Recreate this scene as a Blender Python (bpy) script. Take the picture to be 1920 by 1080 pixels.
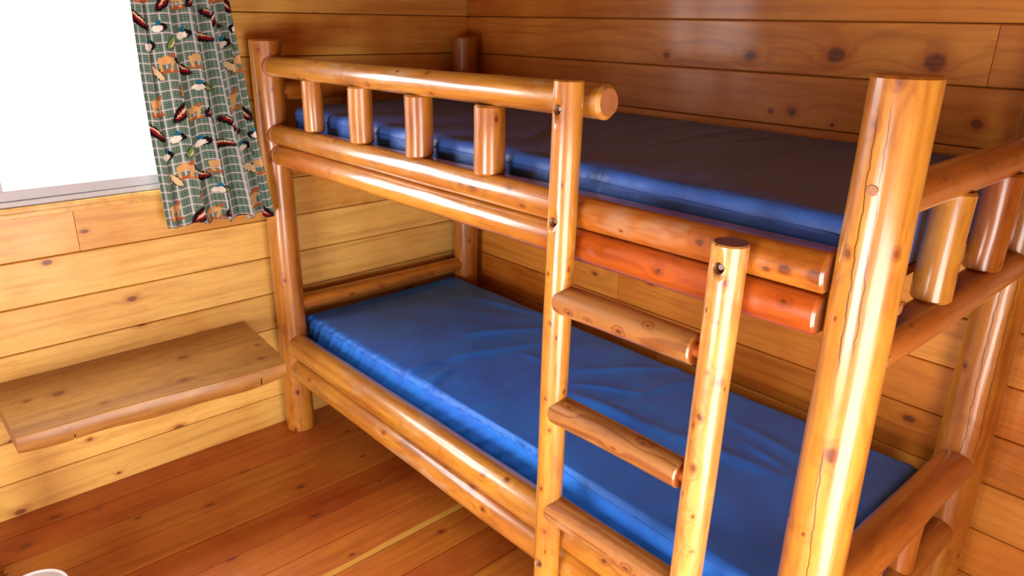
import bpy, bmesh, math, random
from mathutils import Vector, Matrix

# ------------------------------------------------------------------ clear
for o in list(bpy.data.objects):
    bpy.data.objects.remove(o, do_unlink=True)
scene = bpy.context.scene
C = scene.collection

# ------------------------------------------------------------------ camera
CAM = Vector((2.5385, -2.0551, 1.5502))
YAW, PITCH, ROLL, FPX = -0.8269, 0.3522, 0.0176, 1366.23
cam_d = bpy.data.cameras.new('camera')
cam = bpy.data.objects.new('camera', cam_d)
C.objects.link(cam)
f = Vector((math.sin(YAW) * math.cos(PITCH), math.cos(YAW) * math.cos(PITCH), -math.sin(PITCH)))
r = Vector((math.cos(YAW), -math.sin(YAW), 0))
u = r.cross(f)
r2 = math.cos(ROLL) * r + math.sin(ROLL) * u
u2 = -math.sin(ROLL) * r + math.cos(ROLL) * u
m = Matrix((r2, u2, -f)).transposed().to_4x4()
m.translation = CAM
cam.matrix_world = m
cam_d.sensor_width = 36.0
cam_d.lens = FPX / 1920 * 36.0
cam_d.clip_start = 0.02
scene.camera = cam

# ------------------------------------------------------------------ world, light, exposure
SKY = 18.0
world = bpy.data.worlds.new('overcast_sky')
scene.world = world
world.use_nodes = True
bg = world.node_tree.nodes['Background']
bg.inputs[0].default_value = (0.95, 0.98, 1.0, 1)
bg.inputs[1].default_value = SKY


def area(name, loc, rot, sx, sy, power, color=(1, 1, 1), portal=False):
    d = bpy.data.lights.new(name, 'AREA')
    d.shape = 'RECTANGLE'
    d.size, d.size_y = sx, sy
    d.energy = power
    d.color = color
    if portal:
        d.cycles.is_portal = True
    o = bpy.data.objects.new(name, d)
    C.objects.link(o)
    o.location = loc
    o.rotation_euler = rot
    return o


# daylight through the window beside the bunk (sky portal) and through the open doorway on the right
area('window_portal', (-0.12, -1.76, 1.43), (0, -math.pi / 2, 0), 0.9, 1.3, 1, portal=True)
area('doorway_daylight', (2.80, -1.53, 0.56), (0, math.pi / 2, 0), 1.10, 0.86, 40, (1.0, 0.96, 0.9))
area('front_door_daylight', (1.88, -3.34, 0.49), (math.pi / 2, 0, 0), 1.0, 0.95, 66, (1.0, 0.98, 0.95))  # added fill lamp in an unseen low opening of the front wall

vs = scene.view_settings
scene.display_settings.display_device = 'sRGB'
vs.view_transform = 'Standard'
vs.look = 'None'
vs.exposure = -0.1
vs.gamma = 1.0
vs.use_curve_mapping = False

# ------------------------------------------------------------------ node helpers


class NT:
    def __init__(self, name):
        self.mat = bpy.data.materials.new(name)
        self.mat.use_nodes = True
        self.t = self.mat.node_tree
        self.t.nodes.clear()

    def n(self, kind, **kw):
        nd = self.t.nodes.new(kind)
        for k, v in kw.items():
            setattr(nd, k, v)
        return nd

    def put(self, sock, val):
        if val is None:
            return
        if hasattr(val, 'is_output'):
            self.t.links.new(val, sock)
        else:
            sock.default_value = val

    def math(self, op, a, b=None, c=None, clamp=False):
        nd = self.n('ShaderNodeMath', operation=op, use_clamp=clamp)
        for i, v in enumerate((a, b, c)):
            self.put(nd.inputs[i], v)
        return nd.outputs[0]

    def vec(self, op, a, b=None):
        nd = self.n('ShaderNodeVectorMath', operation=op)
        self.put(nd.inputs[0], a)
        if b is not None:
            self.put(nd.inputs[3] if op == 'SCALE' else nd.inputs[1], b)
        return nd.outputs['Value'] if op in ('LENGTH', 'DISTANCE', 'DOT_PRODUCT') else nd.outputs[0]

    def ramp(self, v, a, b, lo=0.0, hi=1.0, smooth=True):
        nd = self.n('ShaderNodeMapRange', interpolation_type='SMOOTHSTEP' if smooth else 'LINEAR')
        self.put(nd.inputs[0], v)
        for i, x in zip((1, 2, 3, 4), (a, b, lo, hi)):
            self.put(nd.inputs[i], x)
        return nd.outputs[0]

    def mix(self, fac, a, b, mode='MIX'):
        nd = self.n('ShaderNodeMix', data_type='RGBA', blend_type=mode)
        self.put(nd.inputs[0], fac)
        self.put(nd.inputs[6], a)
        self.put(nd.inputs[7], b)
        return nd.outputs[2]

    def noise(self, v, scale, detail=3.0, rough=0.5, out='Fac', dist=0.0):
        nd = self.n('ShaderNodeTexNoise')
        self.put(nd.inputs['Vector'], v)
        nd.inputs['Scale'].default_value = scale
        nd.inputs['Detail'].default_value = detail
        nd.inputs['Roughness'].default_value = rough
        nd.inputs['Distortion'].default_value = dist
        return nd.outputs[out]

    def principled(self, color, rough, normal=None, coat=0.0, coat_rough=0.1, spec=0.5, sheen=0.0):
        b = self.n('ShaderNodeBsdfPrincipled')
        self.put(b.inputs['Base Color'], color)
        self.put(b.inputs['Roughness'], rough)
        b.inputs['Specular IOR Level'].default_value = spec
        b.inputs['Coat Weight'].default_value = coat
        b.inputs['Coat Roughness'].default_value = coat_rough
        b.inputs['Sheen Weight'].default_value = sheen
        if normal is not None:
            self.put(b.inputs['Normal'], normal)
        return b

    def out(self, shader):
        o = self.n('ShaderNodeOutputMaterial')
        self.t.links.new(shader, o.inputs[0])
        return self.mat

    def bump(self, h, strength, dist):
        nd = self.n('ShaderNodeBump')
        nd.inputs['Strength'].default_value = strength
        nd.inputs['Distance'].default_value = dist
        self.put(nd.inputs['Height'], h)
        return nd.outputs[0]


def srgb(r, g, b):
    def l(c):
        c /= 255.0
        return c / 12.92 if c <= 0.04045 else ((c + 0.055) / 1.055) ** 2.4
    return (l(r), l(g), l(b), 1.0)


def wood(name, light, dark, axis='Z', knots=(), rough=0.34, coat=0.8, coat_rough=0.17, grain=0.6,
         ring_freq=90.0, ring_amt=0.22, rand_knots=1.0, knot_scale=1.0, knot_col=(0.075, 0.018, 0.005, 1), blotch=0.7, bump=0.4,
         wear=0.0, cracks=(), tint_grad=None, sap=None, mottle=None, spec=0.5):
    """varnished softwood; the grain runs along the local axis; knots are (x, y, z, radius) in local metres"""
    g = NT(name)
    tc = g.n('ShaderNodeTexCoord').outputs['Object']
    oi = g.n('ShaderNodeObjectInfo')
    sep = g.n('ShaderNodeSeparateColor')
    g.put(sep.inputs[0], oi.outputs['Color'])
    seed = g.n('ShaderNodeCombineXYZ')
    g.put(seed.inputs[0], g.math('MULTIPLY', sep.outputs[2], 37.0))
    g.put(seed.inputs[1], g.math('MULTIPLY', sep.outputs[2], 71.0))
    g.put(seed.inputs[2], g.math('MULTIPLY', sep.outputs[2], 53.0))
    P = g.vec('ADD', tc, seed.outputs[0])
    st = {'X': (0.06, 1, 1), 'Z': (1, 1, 0.06)}[axis]
    st2 = {'X': (0.16, 1, 1), 'Z': (1, 1, 0.16)}[axis]
    stk = {'X': (0.5, 1, 1), 'Z': (1, 1, 0.5)}[axis]
    Pg = g.vec('MULTIPLY', P, st)
    Pb = g.vec('MULTIPLY', P, st2)
    fine = g.noise(Pg, 130.0, 3.0, 0.6)
    streak = g.noise(Pg, 34.0, 2.0, 0.5)
    low = g.noise(Pb, 9.0, 2.0, 0.5)
    blot = g.noise(P, 4.2, 3.0, 0.55)
    # knots
    field = None
    core = None
    halo = None
    jit = g.n('ShaderNodeVectorMath', operation='SCALE')
    nz = g.noise(tc, 45.0, 1.0, 0.5, 'Color')
    g.put(jit.inputs[0], g.vec('SUBTRACT', nz, (0.5, 0.5, 0.5)))
    jit.inputs[3].default_value = 0.010
    tj = g.vec('ADD', tc, jit.outputs[0])
    for (kx, ky, kz, kr) in knots:
        d = g.vec('LENGTH', g.vec('MULTIPLY', g.vec('SUBTRACT', tj, (kx, ky, kz)), {'X': (0.8, 1, 1), 'Z': (1, 1, 0.8)}[axis]))
        e = g.math('EXPONENT', g.math('MULTIPLY', d, -0.55 / kr))
        c = g.ramp(d, kr * 0.55, kr * 1.1, 1.0, 0.0)
        h = g.ramp(d, kr * 0.9, kr * 2.3, 1.0, 0.0)
        field = e if field is None else g.math('ADD', field, e)
        core = c if core is None else g.math('MAXIMUM', core, c)
        halo = h if halo is None else g.math('MAXIMUM', halo, h)
    if rand_knots > 0:
        vo = g.n('ShaderNodeTexVoronoi', feature='F1')
        vo.voronoi_dimensions = '2D'
        sv = g.n('ShaderNodeSeparateXYZ')
        g.put(sv.inputs[0], tc)
        cv = g.n('ShaderNodeCombineXYZ')
        if axis == 'X':
            g.put(cv.inputs[0], g.math('MULTIPLY', sv.outputs[0], 0.55))
            g.put(cv.inputs[1], sv.outputs[2])
        else:
            th = g.math('ARCTAN2', g.math('MULTIPLY', sv.outputs[1], -1.0), g.math('MULTIPLY', sv.outputs[0], -1.0))
            g.put(cv.inputs[0], g.math('MULTIPLY', th, 0.042))
            g.put(cv.inputs[1], g.math('MULTIPLY', sv.outputs[2], 0.6))
        g.put(vo.inputs['Vector'], g.vec('ADD', cv.outputs[0], seed.outputs[0]))
        vo.inputs['Scale'].default_value = 7.5 / knot_scale
        vs_ = g.n('ShaderNodeSeparateColor')
        g.put(vs_.inputs[0], vo.outputs['Color'])
        on = g.math('GREATER_THAN', vs_.outputs[0], 1.0 - 0.42 * rand_knots)
        rr = g.ramp(vs_.outputs[1], 0.0, 1.0, 0.035, 0.085, False)
        dj = g.math('ADD', vo.outputs['Distance'], g.math('MULTIPLY', g.math('SUBTRACT', streak, 0.5), 0.05))
        q = g.math('DIVIDE', dj, rr)
        c = g.math('MULTIPLY', g.ramp(q, 0.6, 1.1, 1.0, 0.0), on)
        h = g.math('MULTIPLY', g.ramp(q, 0.8, 2.6, 1.0, 0.0), on)
        e = g.math('MULTIPLY', g.math('EXPONENT', g.math('MULTIPLY', q, -0.5)), on)
        field = e if field is None else g.math('ADD', field, e)
        core = c if core is None else g.math('MAXIMUM', core, c)
        halo = h if halo is None else g.math('MAXIMUM', halo, h)
    # growth lines, bent round the knots
    s3 = g.n('ShaderNodeSeparateXYZ')
    g.put(s3.inputs[0], P)
    across = s3.outputs[2] if axis == 'X' else g.math('ADD', s3.outputs[0], g.math('MULTIPLY', s3.outputs[1], 0.7))
    ph = g.math('ADD', g.math('MULTIPLY', across, ring_freq), g.math('MULTIPLY', low, 26.0))
    if field is not None:
        ph = g.math('ADD', ph, g.math('MULTIPLY', field, 15.0))
    ring = g.math('SINE', ph)
    ring = g.ramp(ring, 0.35, 1.0)
    tint = g.math('ADD', g.math('MULTIPLY', g.math('SUBTRACT', blot, 0.5), blotch * 2.6), sep.outputs[0], clamp=True)
    if tint_grad:                      # the stain deepens along the log between two stations
        sz = g.n('ShaderNodeSeparateXYZ')
        g.put(sz.inputs[0], tj)
        tint = g.math('ADD', tint, g.ramp(sz.outputs[2], tint_grad[0], tint_grad[1], 0.0, tint_grad[2]), clamp=True)
    col = g.mix(tint, light, dark)
    if sap:                            # a pale sapwood edge along one side of a plank
        sz = g.n('ShaderNodeSeparateXYZ')
        g.put(sz.inputs[0], tc)
        edge = g.math('ADD', sz.outputs[2], g.math('MULTIPLY', g.math('SUBTRACT', low, 0.5), 0.03))
        col = g.mix(g.ramp(edge, sap - 0.003, sap, 0.85, 0.0), col, (0.66, 0.36, 0.06, 1))
    col = g.mix(g.math('MULTIPLY', g.ramp(streak, 0.42, 0.75), grain), col, g.mix(1.0, col, (0.52, 0.36, 0.22, 1), 'MULTIPLY'))
    col = g.mix(g.math('MULTIPLY', ring, ring_amt), col, g.mix(1.0, col, (0.55, 0.36, 0.22, 1), 'MULTIPLY'))
    col = g.mix(g.math('MULTIPLY', g.ramp(fine, 0.5, 0.8), grain * 0.7), col, g.mix(1.0, col, (0.6, 0.45, 0.3, 1), 'MULTIPLY'))
    mo = (0.5 if axis == 'Z' else 0.2) if mottle is None else mottle
    if mo > 0:
        mn = g.noise(g.vec('MULTIPLY', P, {'X': (0.3, 1, 1), 'Z': (1, 1, 0.3)}[axis]), 42.0, 4.0, 0.65, dist=0.6)
        col = g.mix(g.math('MULTIPLY', g.ramp(mn, 0.5, 0.72), mo), col, g.mix(1.0, col, (0.58, 0.42, 0.28, 1), 'MULTIPLY'))
        col = g.mix(g.math('MULTIPLY', g.ramp(mn, 0.46, 0.3), mo * 0.5), col, g.mix(1.0, col, (1.25, 1.3, 1.3, 1), 'MULTIPLY'))
    if wear > 0:
        wn = g.noise(g.vec('MULTIPLY', P, stk), 16.0, 4.0, 0.65)
        col = g.mix(g.math('MULTIPLY', g.ramp(wn, 0.56, 0.72), wear), col, (0.16, 0.075, 0.03, 1))
        wn2 = g.noise(g.vec('MULTIPLY', P, stk), 10.0, 3.0, 0.6)
        col = g.mix(g.math('MULTIPLY', g.ramp(wn2, 0.56, 0.7), wear * 0.8), col, (0.55, 0.42, 0.28, 1))
    if halo is not None:
        col = g.mix(g.math('MULTIPLY', halo, 0.5), col, g.mix(1.0, col, (0.62, 0.32, 0.14, 1), 'MULTIPLY'))
        col = g.mix(g.math('MULTIPLY', core, 0.88), col, g.mix(g.ramp(fine, 0.35, 0.65), knot_col, (knot_col[0] * 2.6, knot_col[1] * 2.4, knot_col[2] * 2, 1)))
    if cracks:
        sc = g.n('ShaderNodeSeparateXYZ')
        g.put(sc.inputs[0], tc)
        thc = g.math('ARCTAN2', g.math('MULTIPLY', sc.outputs[1], -1.0), g.math('MULTIPLY', sc.outputs[0], -1.0))
        wv = g.n('ShaderNodeCombineXYZ')
        g.put(wv.inputs[2], sc.outputs[2])
        wz = g.noise(wv.outputs[0], 14.0, 3.0, 0.6)
        for (t0, t1, z0_, z1_, w_) in cracks:
            lin = g.ramp(sc.outputs[2], z0_, z1_, t0, t1, False)
            dd = g.math('ABSOLUTE', g.math('SUBTRACT', g.math('SUBTRACT', thc, lin), g.math('MULTIPLY', g.math('SUBTRACT', wz, 0.5), 0.35)))
            mk = g.math('MULTIPLY', g.ramp(dd, w_ * 0.4, w_, 1.0, 0.0), g.math('MULTIPLY', g.ramp(sc.outputs[2], z0_, z0_ + 0.05), g.ramp(sc.outputs[2], z1_ - 0.05, z1_, 1.0, 0.0)))
            col = g.mix(g.math('MULTIPLY', mk, 0.8), col, (0.045, 0.014, 0.004, 1))
    bri = g.math('ADD', g.math('MULTIPLY', sep.outputs[1], 0.8), 0.6)
    cb = g.n('ShaderNodeCombineColor')
    for i in range(3):
        g.put(cb.inputs[i], bri)
    col = g.mix(1.0, col, cb.outputs[0], 'MULTIPLY')
    hgt = g.math('ADD', g.math('MULTIPLY', streak, 0.7), g.math('MULTIPLY', fine, 0.3))
    nrm = g.bump(hgt, bump, 0.004)
    rg = g.ramp(blot, 0.3, 0.7, rough - 0.05, rough + 0.08)
    b = g.principled(col, rg, nrm, coat, coat_rough, spec)
    g.put(b.inputs['Coat Normal'], g.bump(g.math('ADD', hgt, g.math('MULTIPLY', low, 1.5)), bump * 0.6, 0.004))
    return g.out(b.outputs[0])


def end_grain(name, col, ringc):
    g = NT(name)
    tc = g.n('ShaderNodeTexCoord').outputs['Object']
    s = g.n('ShaderNodeSeparateXYZ')
    g.put(s.inputs[0], tc)
    cx = g.n('ShaderNodeCombineXYZ')
    g.put(cx.inputs[0], s.outputs[0])
    g.put(cx.inputs[1], s.outputs[1])
    d = g.vec('LENGTH', g.vec('SUBTRACT', cx.outputs[0], (0.006, 0.004, 0)))
    nz = g.noise(tc, 60.0, 3.0)
    rg = g.math('SINE', g.math('ADD', g.math('MULTIPLY', d, 1100.0), g.math('MULTIPLY', nz, 5.0)))
    c = g.mix(g.math('MULTIPLY', g.ramp(rg, -0.2, 1.0), 0.55), col, ringc)
    c = g.mix(g.math('MULTIPLY', g.ramp(nz, 0.5, 0.75), 0.5), c, ringc)
    b = g.principled(c, 0.5, None, 0.2, 0.25)
    return g.out(b.outputs[0])


def plain(name, col, rough=0.5, coat=0.0, metallic=0.0, noise_amt=0.0, spec=0.5):
    g = NT(name)
    c = col
    if noise_amt:
        tc = g.n('ShaderNodeTexCoord').outputs['Object']
        nz = g.noise(tc, 14.0, 4.0, 0.6)
        c = g.mix(g.math('MULTIPLY', g.ramp(nz, 0.35, 0.75), noise_amt), col, (col[0] * 0.6, col[1] * 0.6, col[2] * 0.6, 1))
    b = g.principled(c, rough, None, coat, 0.1, spec)
    b.inputs['Metallic'].default_value = metallic
    return g.out(b.outputs[0])


# ------------------------------------------------------------------ materials
LOG_L = (0.56, 0.25, 0.032, 1)
LOG_D = (0.38, 0.105, 0.009, 1)
M = {}
M['wall_left'] = wood('pine_wall_planks', (0.80, 0.49, 0.125, 1), (0.65, 0.29, 0.040, 1), 'X', ring_freq=160, ring_amt=0.14,  # same pine as the back wall; its stronger light is partly in the colour
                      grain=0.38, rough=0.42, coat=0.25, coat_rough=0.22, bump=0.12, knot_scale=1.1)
M['wall_back'] = wood('pine_wall_planks_back', (0.66, 0.270, 0.040, 1), (0.52, 0.150, 0.013, 1), 'X', ring_freq=150, ring_amt=0.2,  # same pine, with the dimmer light here partly in the deeper colour
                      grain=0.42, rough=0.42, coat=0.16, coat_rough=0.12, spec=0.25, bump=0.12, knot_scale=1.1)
M['floor'] = wood('stained_floor_planks', (0.54, 0.185, 0.020, 1), (0.41, 0.085, 0.008, 1), 'X', ring_freq=180, ring_amt=0.2,
                  grain=0.4, rough=0.45, coat=0.12, coat_rough=0.25, bump=0.2, knot_scale=0.9)
M['log'] = wood('peeled_log', LOG_L, LOG_D, 'Z', rand_knots=1.0, knot_scale=0.6, ring_amt=0.28)
M['log_red'] = wood('peeled_log_red', (0.42, 0.135, 0.018, 1), (0.28, 0.055, 0.006, 1), 'Z', rand_knots=0.6, knot_scale=0.55, ring_amt=0.25)
M['log_worn'] = wood('peeled_log_worn', (0.60, 0.32, 0.050, 1), (0.44, 0.17, 0.022, 1), 'Z', rand_knots=0.9, knot_scale=0.55, wear=0.55, coat=0.8, coat_rough=0.14)
M['rung'] = wood('worn_rung', (0.40, 0.18, 0.05, 1), (0.29, 0.10, 0.02, 1), 'Z', rand_knots=0.9, knot_scale=0.5, ring_freq=120, ring_amt=0.7, wear=0.35)
M['end'] = end_grain('end_grain', (0.30, 0.12, 0.045, 1), (0.16, 0.06, 0.022, 1))
M['end_orange'] = end_grain('end_grain_orange', (0.45, 0.17, 0.06, 1), (0.34, 0.11, 0.035, 1))
M['plug'] = end_grain('plug_grain', (0.34, 0.13, 0.04, 1), (0.24, 0.08, 0.022, 1))
M['steel'] = plain('zinc_bolt', (0.5, 0.52, 0.53, 1), 0.3, 0, 1.0)
M['vinyl'] = plain('window_vinyl', (0.46, 0.46, 0.50, 1), 0.4, 0, 0, 0.12)
M['white'] = plain('white_plastic', (0.75, 0.70, 0.72, 1), 0.35, 0.2)
M['board'] = plain('bunk_board_wood', (0.35, 0.12, 0.03, 1), 0.6, 0, 0, 0.4)
M['ground'] = plain('outside_ground', (0.07, 0.07, 0.07, 1), 0.9, 0, 0, 0.25, 0.1)
M['piping'] = plain('dark_piping', (0.01, 0.012, 0.03, 1), 0.5)
M['ceiling'] = wood('dark_ceiling_boards', (0.16, 0.055, 0.012, 1), (0.11, 0.035, 0.006, 1), 'X', rough=0.6, coat=0.0)


def glass():
    g = NT('window_glass')
    t = g.n('ShaderNodeBsdfTransparent')
    t.inputs[0].default_value = (0.97, 0.98, 0.98, 1)
    gl = g.n('ShaderNodeBsdfGlossy')
    gl.inputs['Roughness'].default_value = 0.02
    mx = g.n('ShaderNodeMixShader')
    mx.inputs[0].default_value = 0.02
    g.t.links.new(t.outputs[0], mx.inputs[1])
    g.t.links.new(gl.outputs[0], mx.inputs[2])
    return g.out(mx.outputs[0])


M['glass'] = glass()


def vinyl_blue(name, col, col2, rough):
    g = NT(name)
    tc = g.n('ShaderNodeTexCoord').outputs['Object']
    n1 = g.noise(g.vec('MULTIPLY', tc, (1.0, 0.6, 1.0)), 7.0, 4.0, 0.55, dist=1.2)
    n2 = g.noise(g.vec('MULTIPLY', tc, (1.0, 0.45, 1.0)), 26.0, 3.0, 0.5, dist=0.8)
    n3 = g.noise(tc, 900.0, 1.0)
    c = g.mix(g.ramp(n1, 0.35, 0.7), col, col2)
    h = g.math('ADD', g.math('MULTIPLY', n1, 0.7), g.math('ADD', g.math('MULTIPLY', n2, 0.22), g.math('MULTIPLY', n3, 0.015)))
    nrm = g.bump(h, 0.5, 0.012)
    b = g.principled(c, rough, nrm, 0.0, 0.1, 0.45)
    return g.out(b.outputs[0])


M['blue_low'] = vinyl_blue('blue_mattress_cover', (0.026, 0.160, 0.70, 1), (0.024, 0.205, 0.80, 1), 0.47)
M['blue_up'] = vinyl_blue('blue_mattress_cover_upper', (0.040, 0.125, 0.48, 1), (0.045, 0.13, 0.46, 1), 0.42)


def curtain_mat():
    g = NT('plaid_curtain_cloth')
    uv = g.n('ShaderNodeUVMap').outputs[0]
    s = g.n('ShaderNodeSeparateXYZ')
    g.put(s.inputs[0], uv)
    U, V = s.outputs[0], s.outputs[1]

    def tri(x, period, off=0.0):          # distance to the nearest line of a stripe set, 0..0.5
        q = g.math('ADD', g.math('DIVIDE', x, period), off + 100.0)
        return g.math('ABSOLUTE', g.math('SUBTRACT', g.math('FRACT', q), 0.5))
    per = 0.0285
    wu = g.ramp(tri(U, per), 0.05, 0.15, 1, 0)
    wv = g.ramp(tri(V, per), 0.04, 0.13, 1, 0)
    du = g.ramp(tri(U, per / 4, 0.1), 0.10, 0.25, 1, 0)
    dv = g.ramp(tri(V, per / 4, 0.1), 0.10, 0.25, 1, 0)
    base = g.mix(g.math('MULTIPLY', g.math('ADD', du, dv), 0.42), srgb(118, 146, 130), srgb(44, 56, 44))
    base = g.mix(g.math('MULTIPLY', wu, 0.62), base, srgb(222, 222, 226))
    base = g.mix(g.math('MULTIPLY', wv, 0.62), base, srgb(226, 212, 218))
    # printed motifs, repeated with the cloth
    TU, TV = 0.30, 0.335
    nz = g.noise(uv, 240.0, 2.0, 0.5, 'Color')
    wob = g.n('ShaderNodeVectorMath', operation='SCALE')
    g.put(wob.inputs[0], g.vec('SUBTRACT', nz, (0.5, 0.5, 0.5)))
    wob.inputs[3].default_value = 0.012
    col = base

    gt = bpy.data.node_groups.new('printed_ellipse', 'ShaderNodeTree')
    for nm, ty in (('UV', 'NodeSocketVector'), ('Centre', 'NodeSocketVector'), ('A', 'NodeSocketVector'), ('B', 'NodeSocketVector'), ('Under', 'NodeSocketColor'), ('Ink', 'NodeSocketColor')):
        gt.interface.new_socket(nm, in_out='INPUT', socket_type=ty)
    gt.interface.new_socket('Color', in_out='OUTPUT', socket_type='NodeSocketColor')
    e = NT.__new__(NT)
    e.t = gt
    gi = e.n('NodeGroupInput').outputs
    # wrapped offset from the motif centre
    d = e.vec('DIVIDE', e.vec('SUBTRACT', gi[0], gi[1]), (TU, TV, 1.0))
    d = e.vec('SUBTRACT', e.vec('FRACTION', e.vec('ADD', d, (100.5, 100.5, 0))), (0.5, 0.5, 0))
    d = e.vec('MULTIPLY', d, (TU, TV, 0))
    qx, qy = e.vec('DOT_PRODUCT', d, gi[2]), e.vec('DOT_PRODUCT', d, gi[3])
    q = e.math('ADD', e.math('MULTIPLY', qx, qx), e.math('MULTIPLY', qy, qy))
    go = e.n('NodeGroupOutput')
    e.put(go.inputs[0], e.mix(e.ramp(q, 0.75, 1.15, 1, 0), gi[4], gi[5]))
    uvj = g.vec('ADD', uv, wob.outputs[0])

    def ell(cu, cv, a, b, ang, c):
        nonlocal col
        nd = g.n('ShaderNodeGroup')
        nd.node_tree = gt
        a, b = a * 1.38, b * 1.38
        ca, sa = math.cos(ang), math.sin(ang)
        for i, v in enumerate((uvj, (cu, cv, 0), (ca / a, sa / a, 0), (-sa / b, ca / b, 0), col, c)):
            g.put(nd.inputs[i], v)
        col = nd.outputs[0]

    DK, RED, TAN, ORG = srgb(34, 24, 28), srgb(140, 30, 42), srgb(216, 172, 116), srgb(178, 104, 66)
    WHT, TEAL, FISH, CRM = srgb(235, 225, 215), srgb(40, 120, 150), srgb(120, 150, 80), srgb(220, 200, 160)

    def canoe(cu, cv, ang, k=1.0):
        k *= 1.12
        ell(cu, cv, 0.034 * k, 0.011 * k, ang, DK)
        ell(cu + 0.002, cv + 0.002, 0.028 * k, 0.0055 * k, ang, RED)
        ell(cu + 0.003, cv + 0.006, 0.026 * k, 0.0022 * k, ang, CRM)

    def duck(cu, cv, k=1.0):
        ell(cu + 0.008, cv, 0.016 * k, 0.011 * k, 0.2, DK)
        ell(cu, cv - 0.003, 0.013 * k, 0.009 * k, 0.1, WHT)
        ell(cu + 0.004, cv + 0.014, 0.007 * k, 0.006 * k, 0, TEAL)

    def fish(cu, cv, ang, c):
        ell(cu, cv, 0.024, 0.0085, ang, DK)
        ell(cu, cv, 0.022, 0.0065, ang, c)
        ell(cu + 0.002, cv - 0.002, 0.018, 0.002, ang, CRM)

    def deer(cu, cv, k=1.0):
        k0, k = k * 0.78, k * 1.0
        ell(cu, cv - 0.030 * k, 0.030 * k0, 0.006 * k0, 0, ORG)
        ell(cu - 0.016 * k, cv - 0.014 * k, 0.004 * k0, 0.018 * k0, 0.1, TAN)
        ell(cu + 0.014 * k, cv - 0.014 * k, 0.004 * k0, 0.018 * k0, -0.2, TAN)
        ell(cu, cv + 0.004 * k, 0.022 * k0, 0.012 * k0, 0.1, TAN)
        ell(cu + 0.018 * k, cv + 0.018 * k, 0.010 * k0, 0.005 * k0, 0.7, ORG)

    canoe(0.020, 0.290, -0.55)
    duck(0.050, 0.215)
    duck(0.090, 0.265, 0.9)
    fish(0.128, 0.225, 0.95, FISH)
    deer(0.100, 0.165)
    fish(0.070, 0.135, -0.95, CRM)
    canoe(0.160, 0.150, -0.6, 0.9)
    deer(0.215, 0.170, 0.85)
    fish(0.135, 0.085, 1.3, ORG)
    deer(0.045, 0.040, 1.05)
    canoe(0.125, 0.015, 0.9)
    deer(0.185, 0.012, 0.8)
    canoe(0.235, 0.020, 0.85, 0.85)
    fish(0.255, 0.095, -0.8, FISH)
    duck(0.205, 0.085, 0.8)
    canoe(0.265, 0.240, -0.5, 0.8)
    duck(0.185, 0.245, 0.9)
    diff = g.n('ShaderNodeBsdfDiffuse')
    g.put(diff.inputs[0], col)
    tr = g.n('ShaderNodeBsdfTranslucent')
    g.put(tr.inputs[0], col)
    mx = g.n('ShaderNodeMixShader')
    mx.inputs[0].default_value = 0.22
    g.t.links.new(diff.outputs[0], mx.inputs[1])
    g.t.links.new(tr.outputs[0], mx.inputs[2])
    return g.out(mx.outputs[0])


M['curtain'] = curtain_mat()

# ------------------------------------------------------------------ object helpers
rnd = random.Random(7)


def tag(o, label, cat, group=None):
    o['label'] = label
    o['category'] = cat
    if group:
        o['group'] = group
    return o


def setcol(o, tint=None, bri=None):
    o.color = (rnd.random() * 0.8 if tint is None else tint, (0.5 + rnd.uniform(-0.12, 0.12)) if bri is None else bri, rnd.random(), 1)


def empty(name, loc):
    o = bpy.data.objects.new(name, None)
    o.empty_display_size = 0.1
    C.objects.link(o)
    o.location = loc
    return o


def place(o, mat, parent):
    """set a world matrix on an (optionally parented) object; parents carry no rotation or scale except logs"""
    if parent is not None:
        o.parent = parent
        o.matrix_parent_inverse = Matrix.Identity(4)
        o.matrix_basis = WM[parent.name].inverted() @ mat if parent.name in WM else Matrix.Translation(-parent.location) @ mat
    else:
        o.matrix_basis = mat
    WM[o.name] = mat


WM = {}


def mesh_obj(name, verts, faces, mats, parent=None, mat=None, midx=None, smooth=None, sharp=None):
    me = bpy.data.meshes.new(name)
    me.from_pydata(verts, [], faces)
    for mm in mats:
        me.materials.append(mm)
    if midx:
        for i, k in enumerate(midx):
            me.polygons[i].material_index = k
    if smooth is not None:
        for i, pl in enumerate(me.polygons):
            pl.use_smooth = smooth if isinstance(smooth, bool) else smooth[i]
    if sharp:
        me.set_sharp_from_angle(angle=math.radians(sharp))
    me.validate()
    o = bpy.data.objects.new(name, me)
    C.objects.link(o)
    place(o, mat or Matrix.Identity(4), parent)
    return o


def frame(p0, p1):
    z = (p1 - p0).normalized()
    up = Vector((0, 0, 1)) if abs(z.z) < 0.9 else Vector((0, -1, 0))
    x = up.cross(z).normalized()
    y = z.cross(x)
    mm = Matrix((x, y, z)).transposed().to_4x4()
    mm.translation = p0
    return mm


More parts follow.
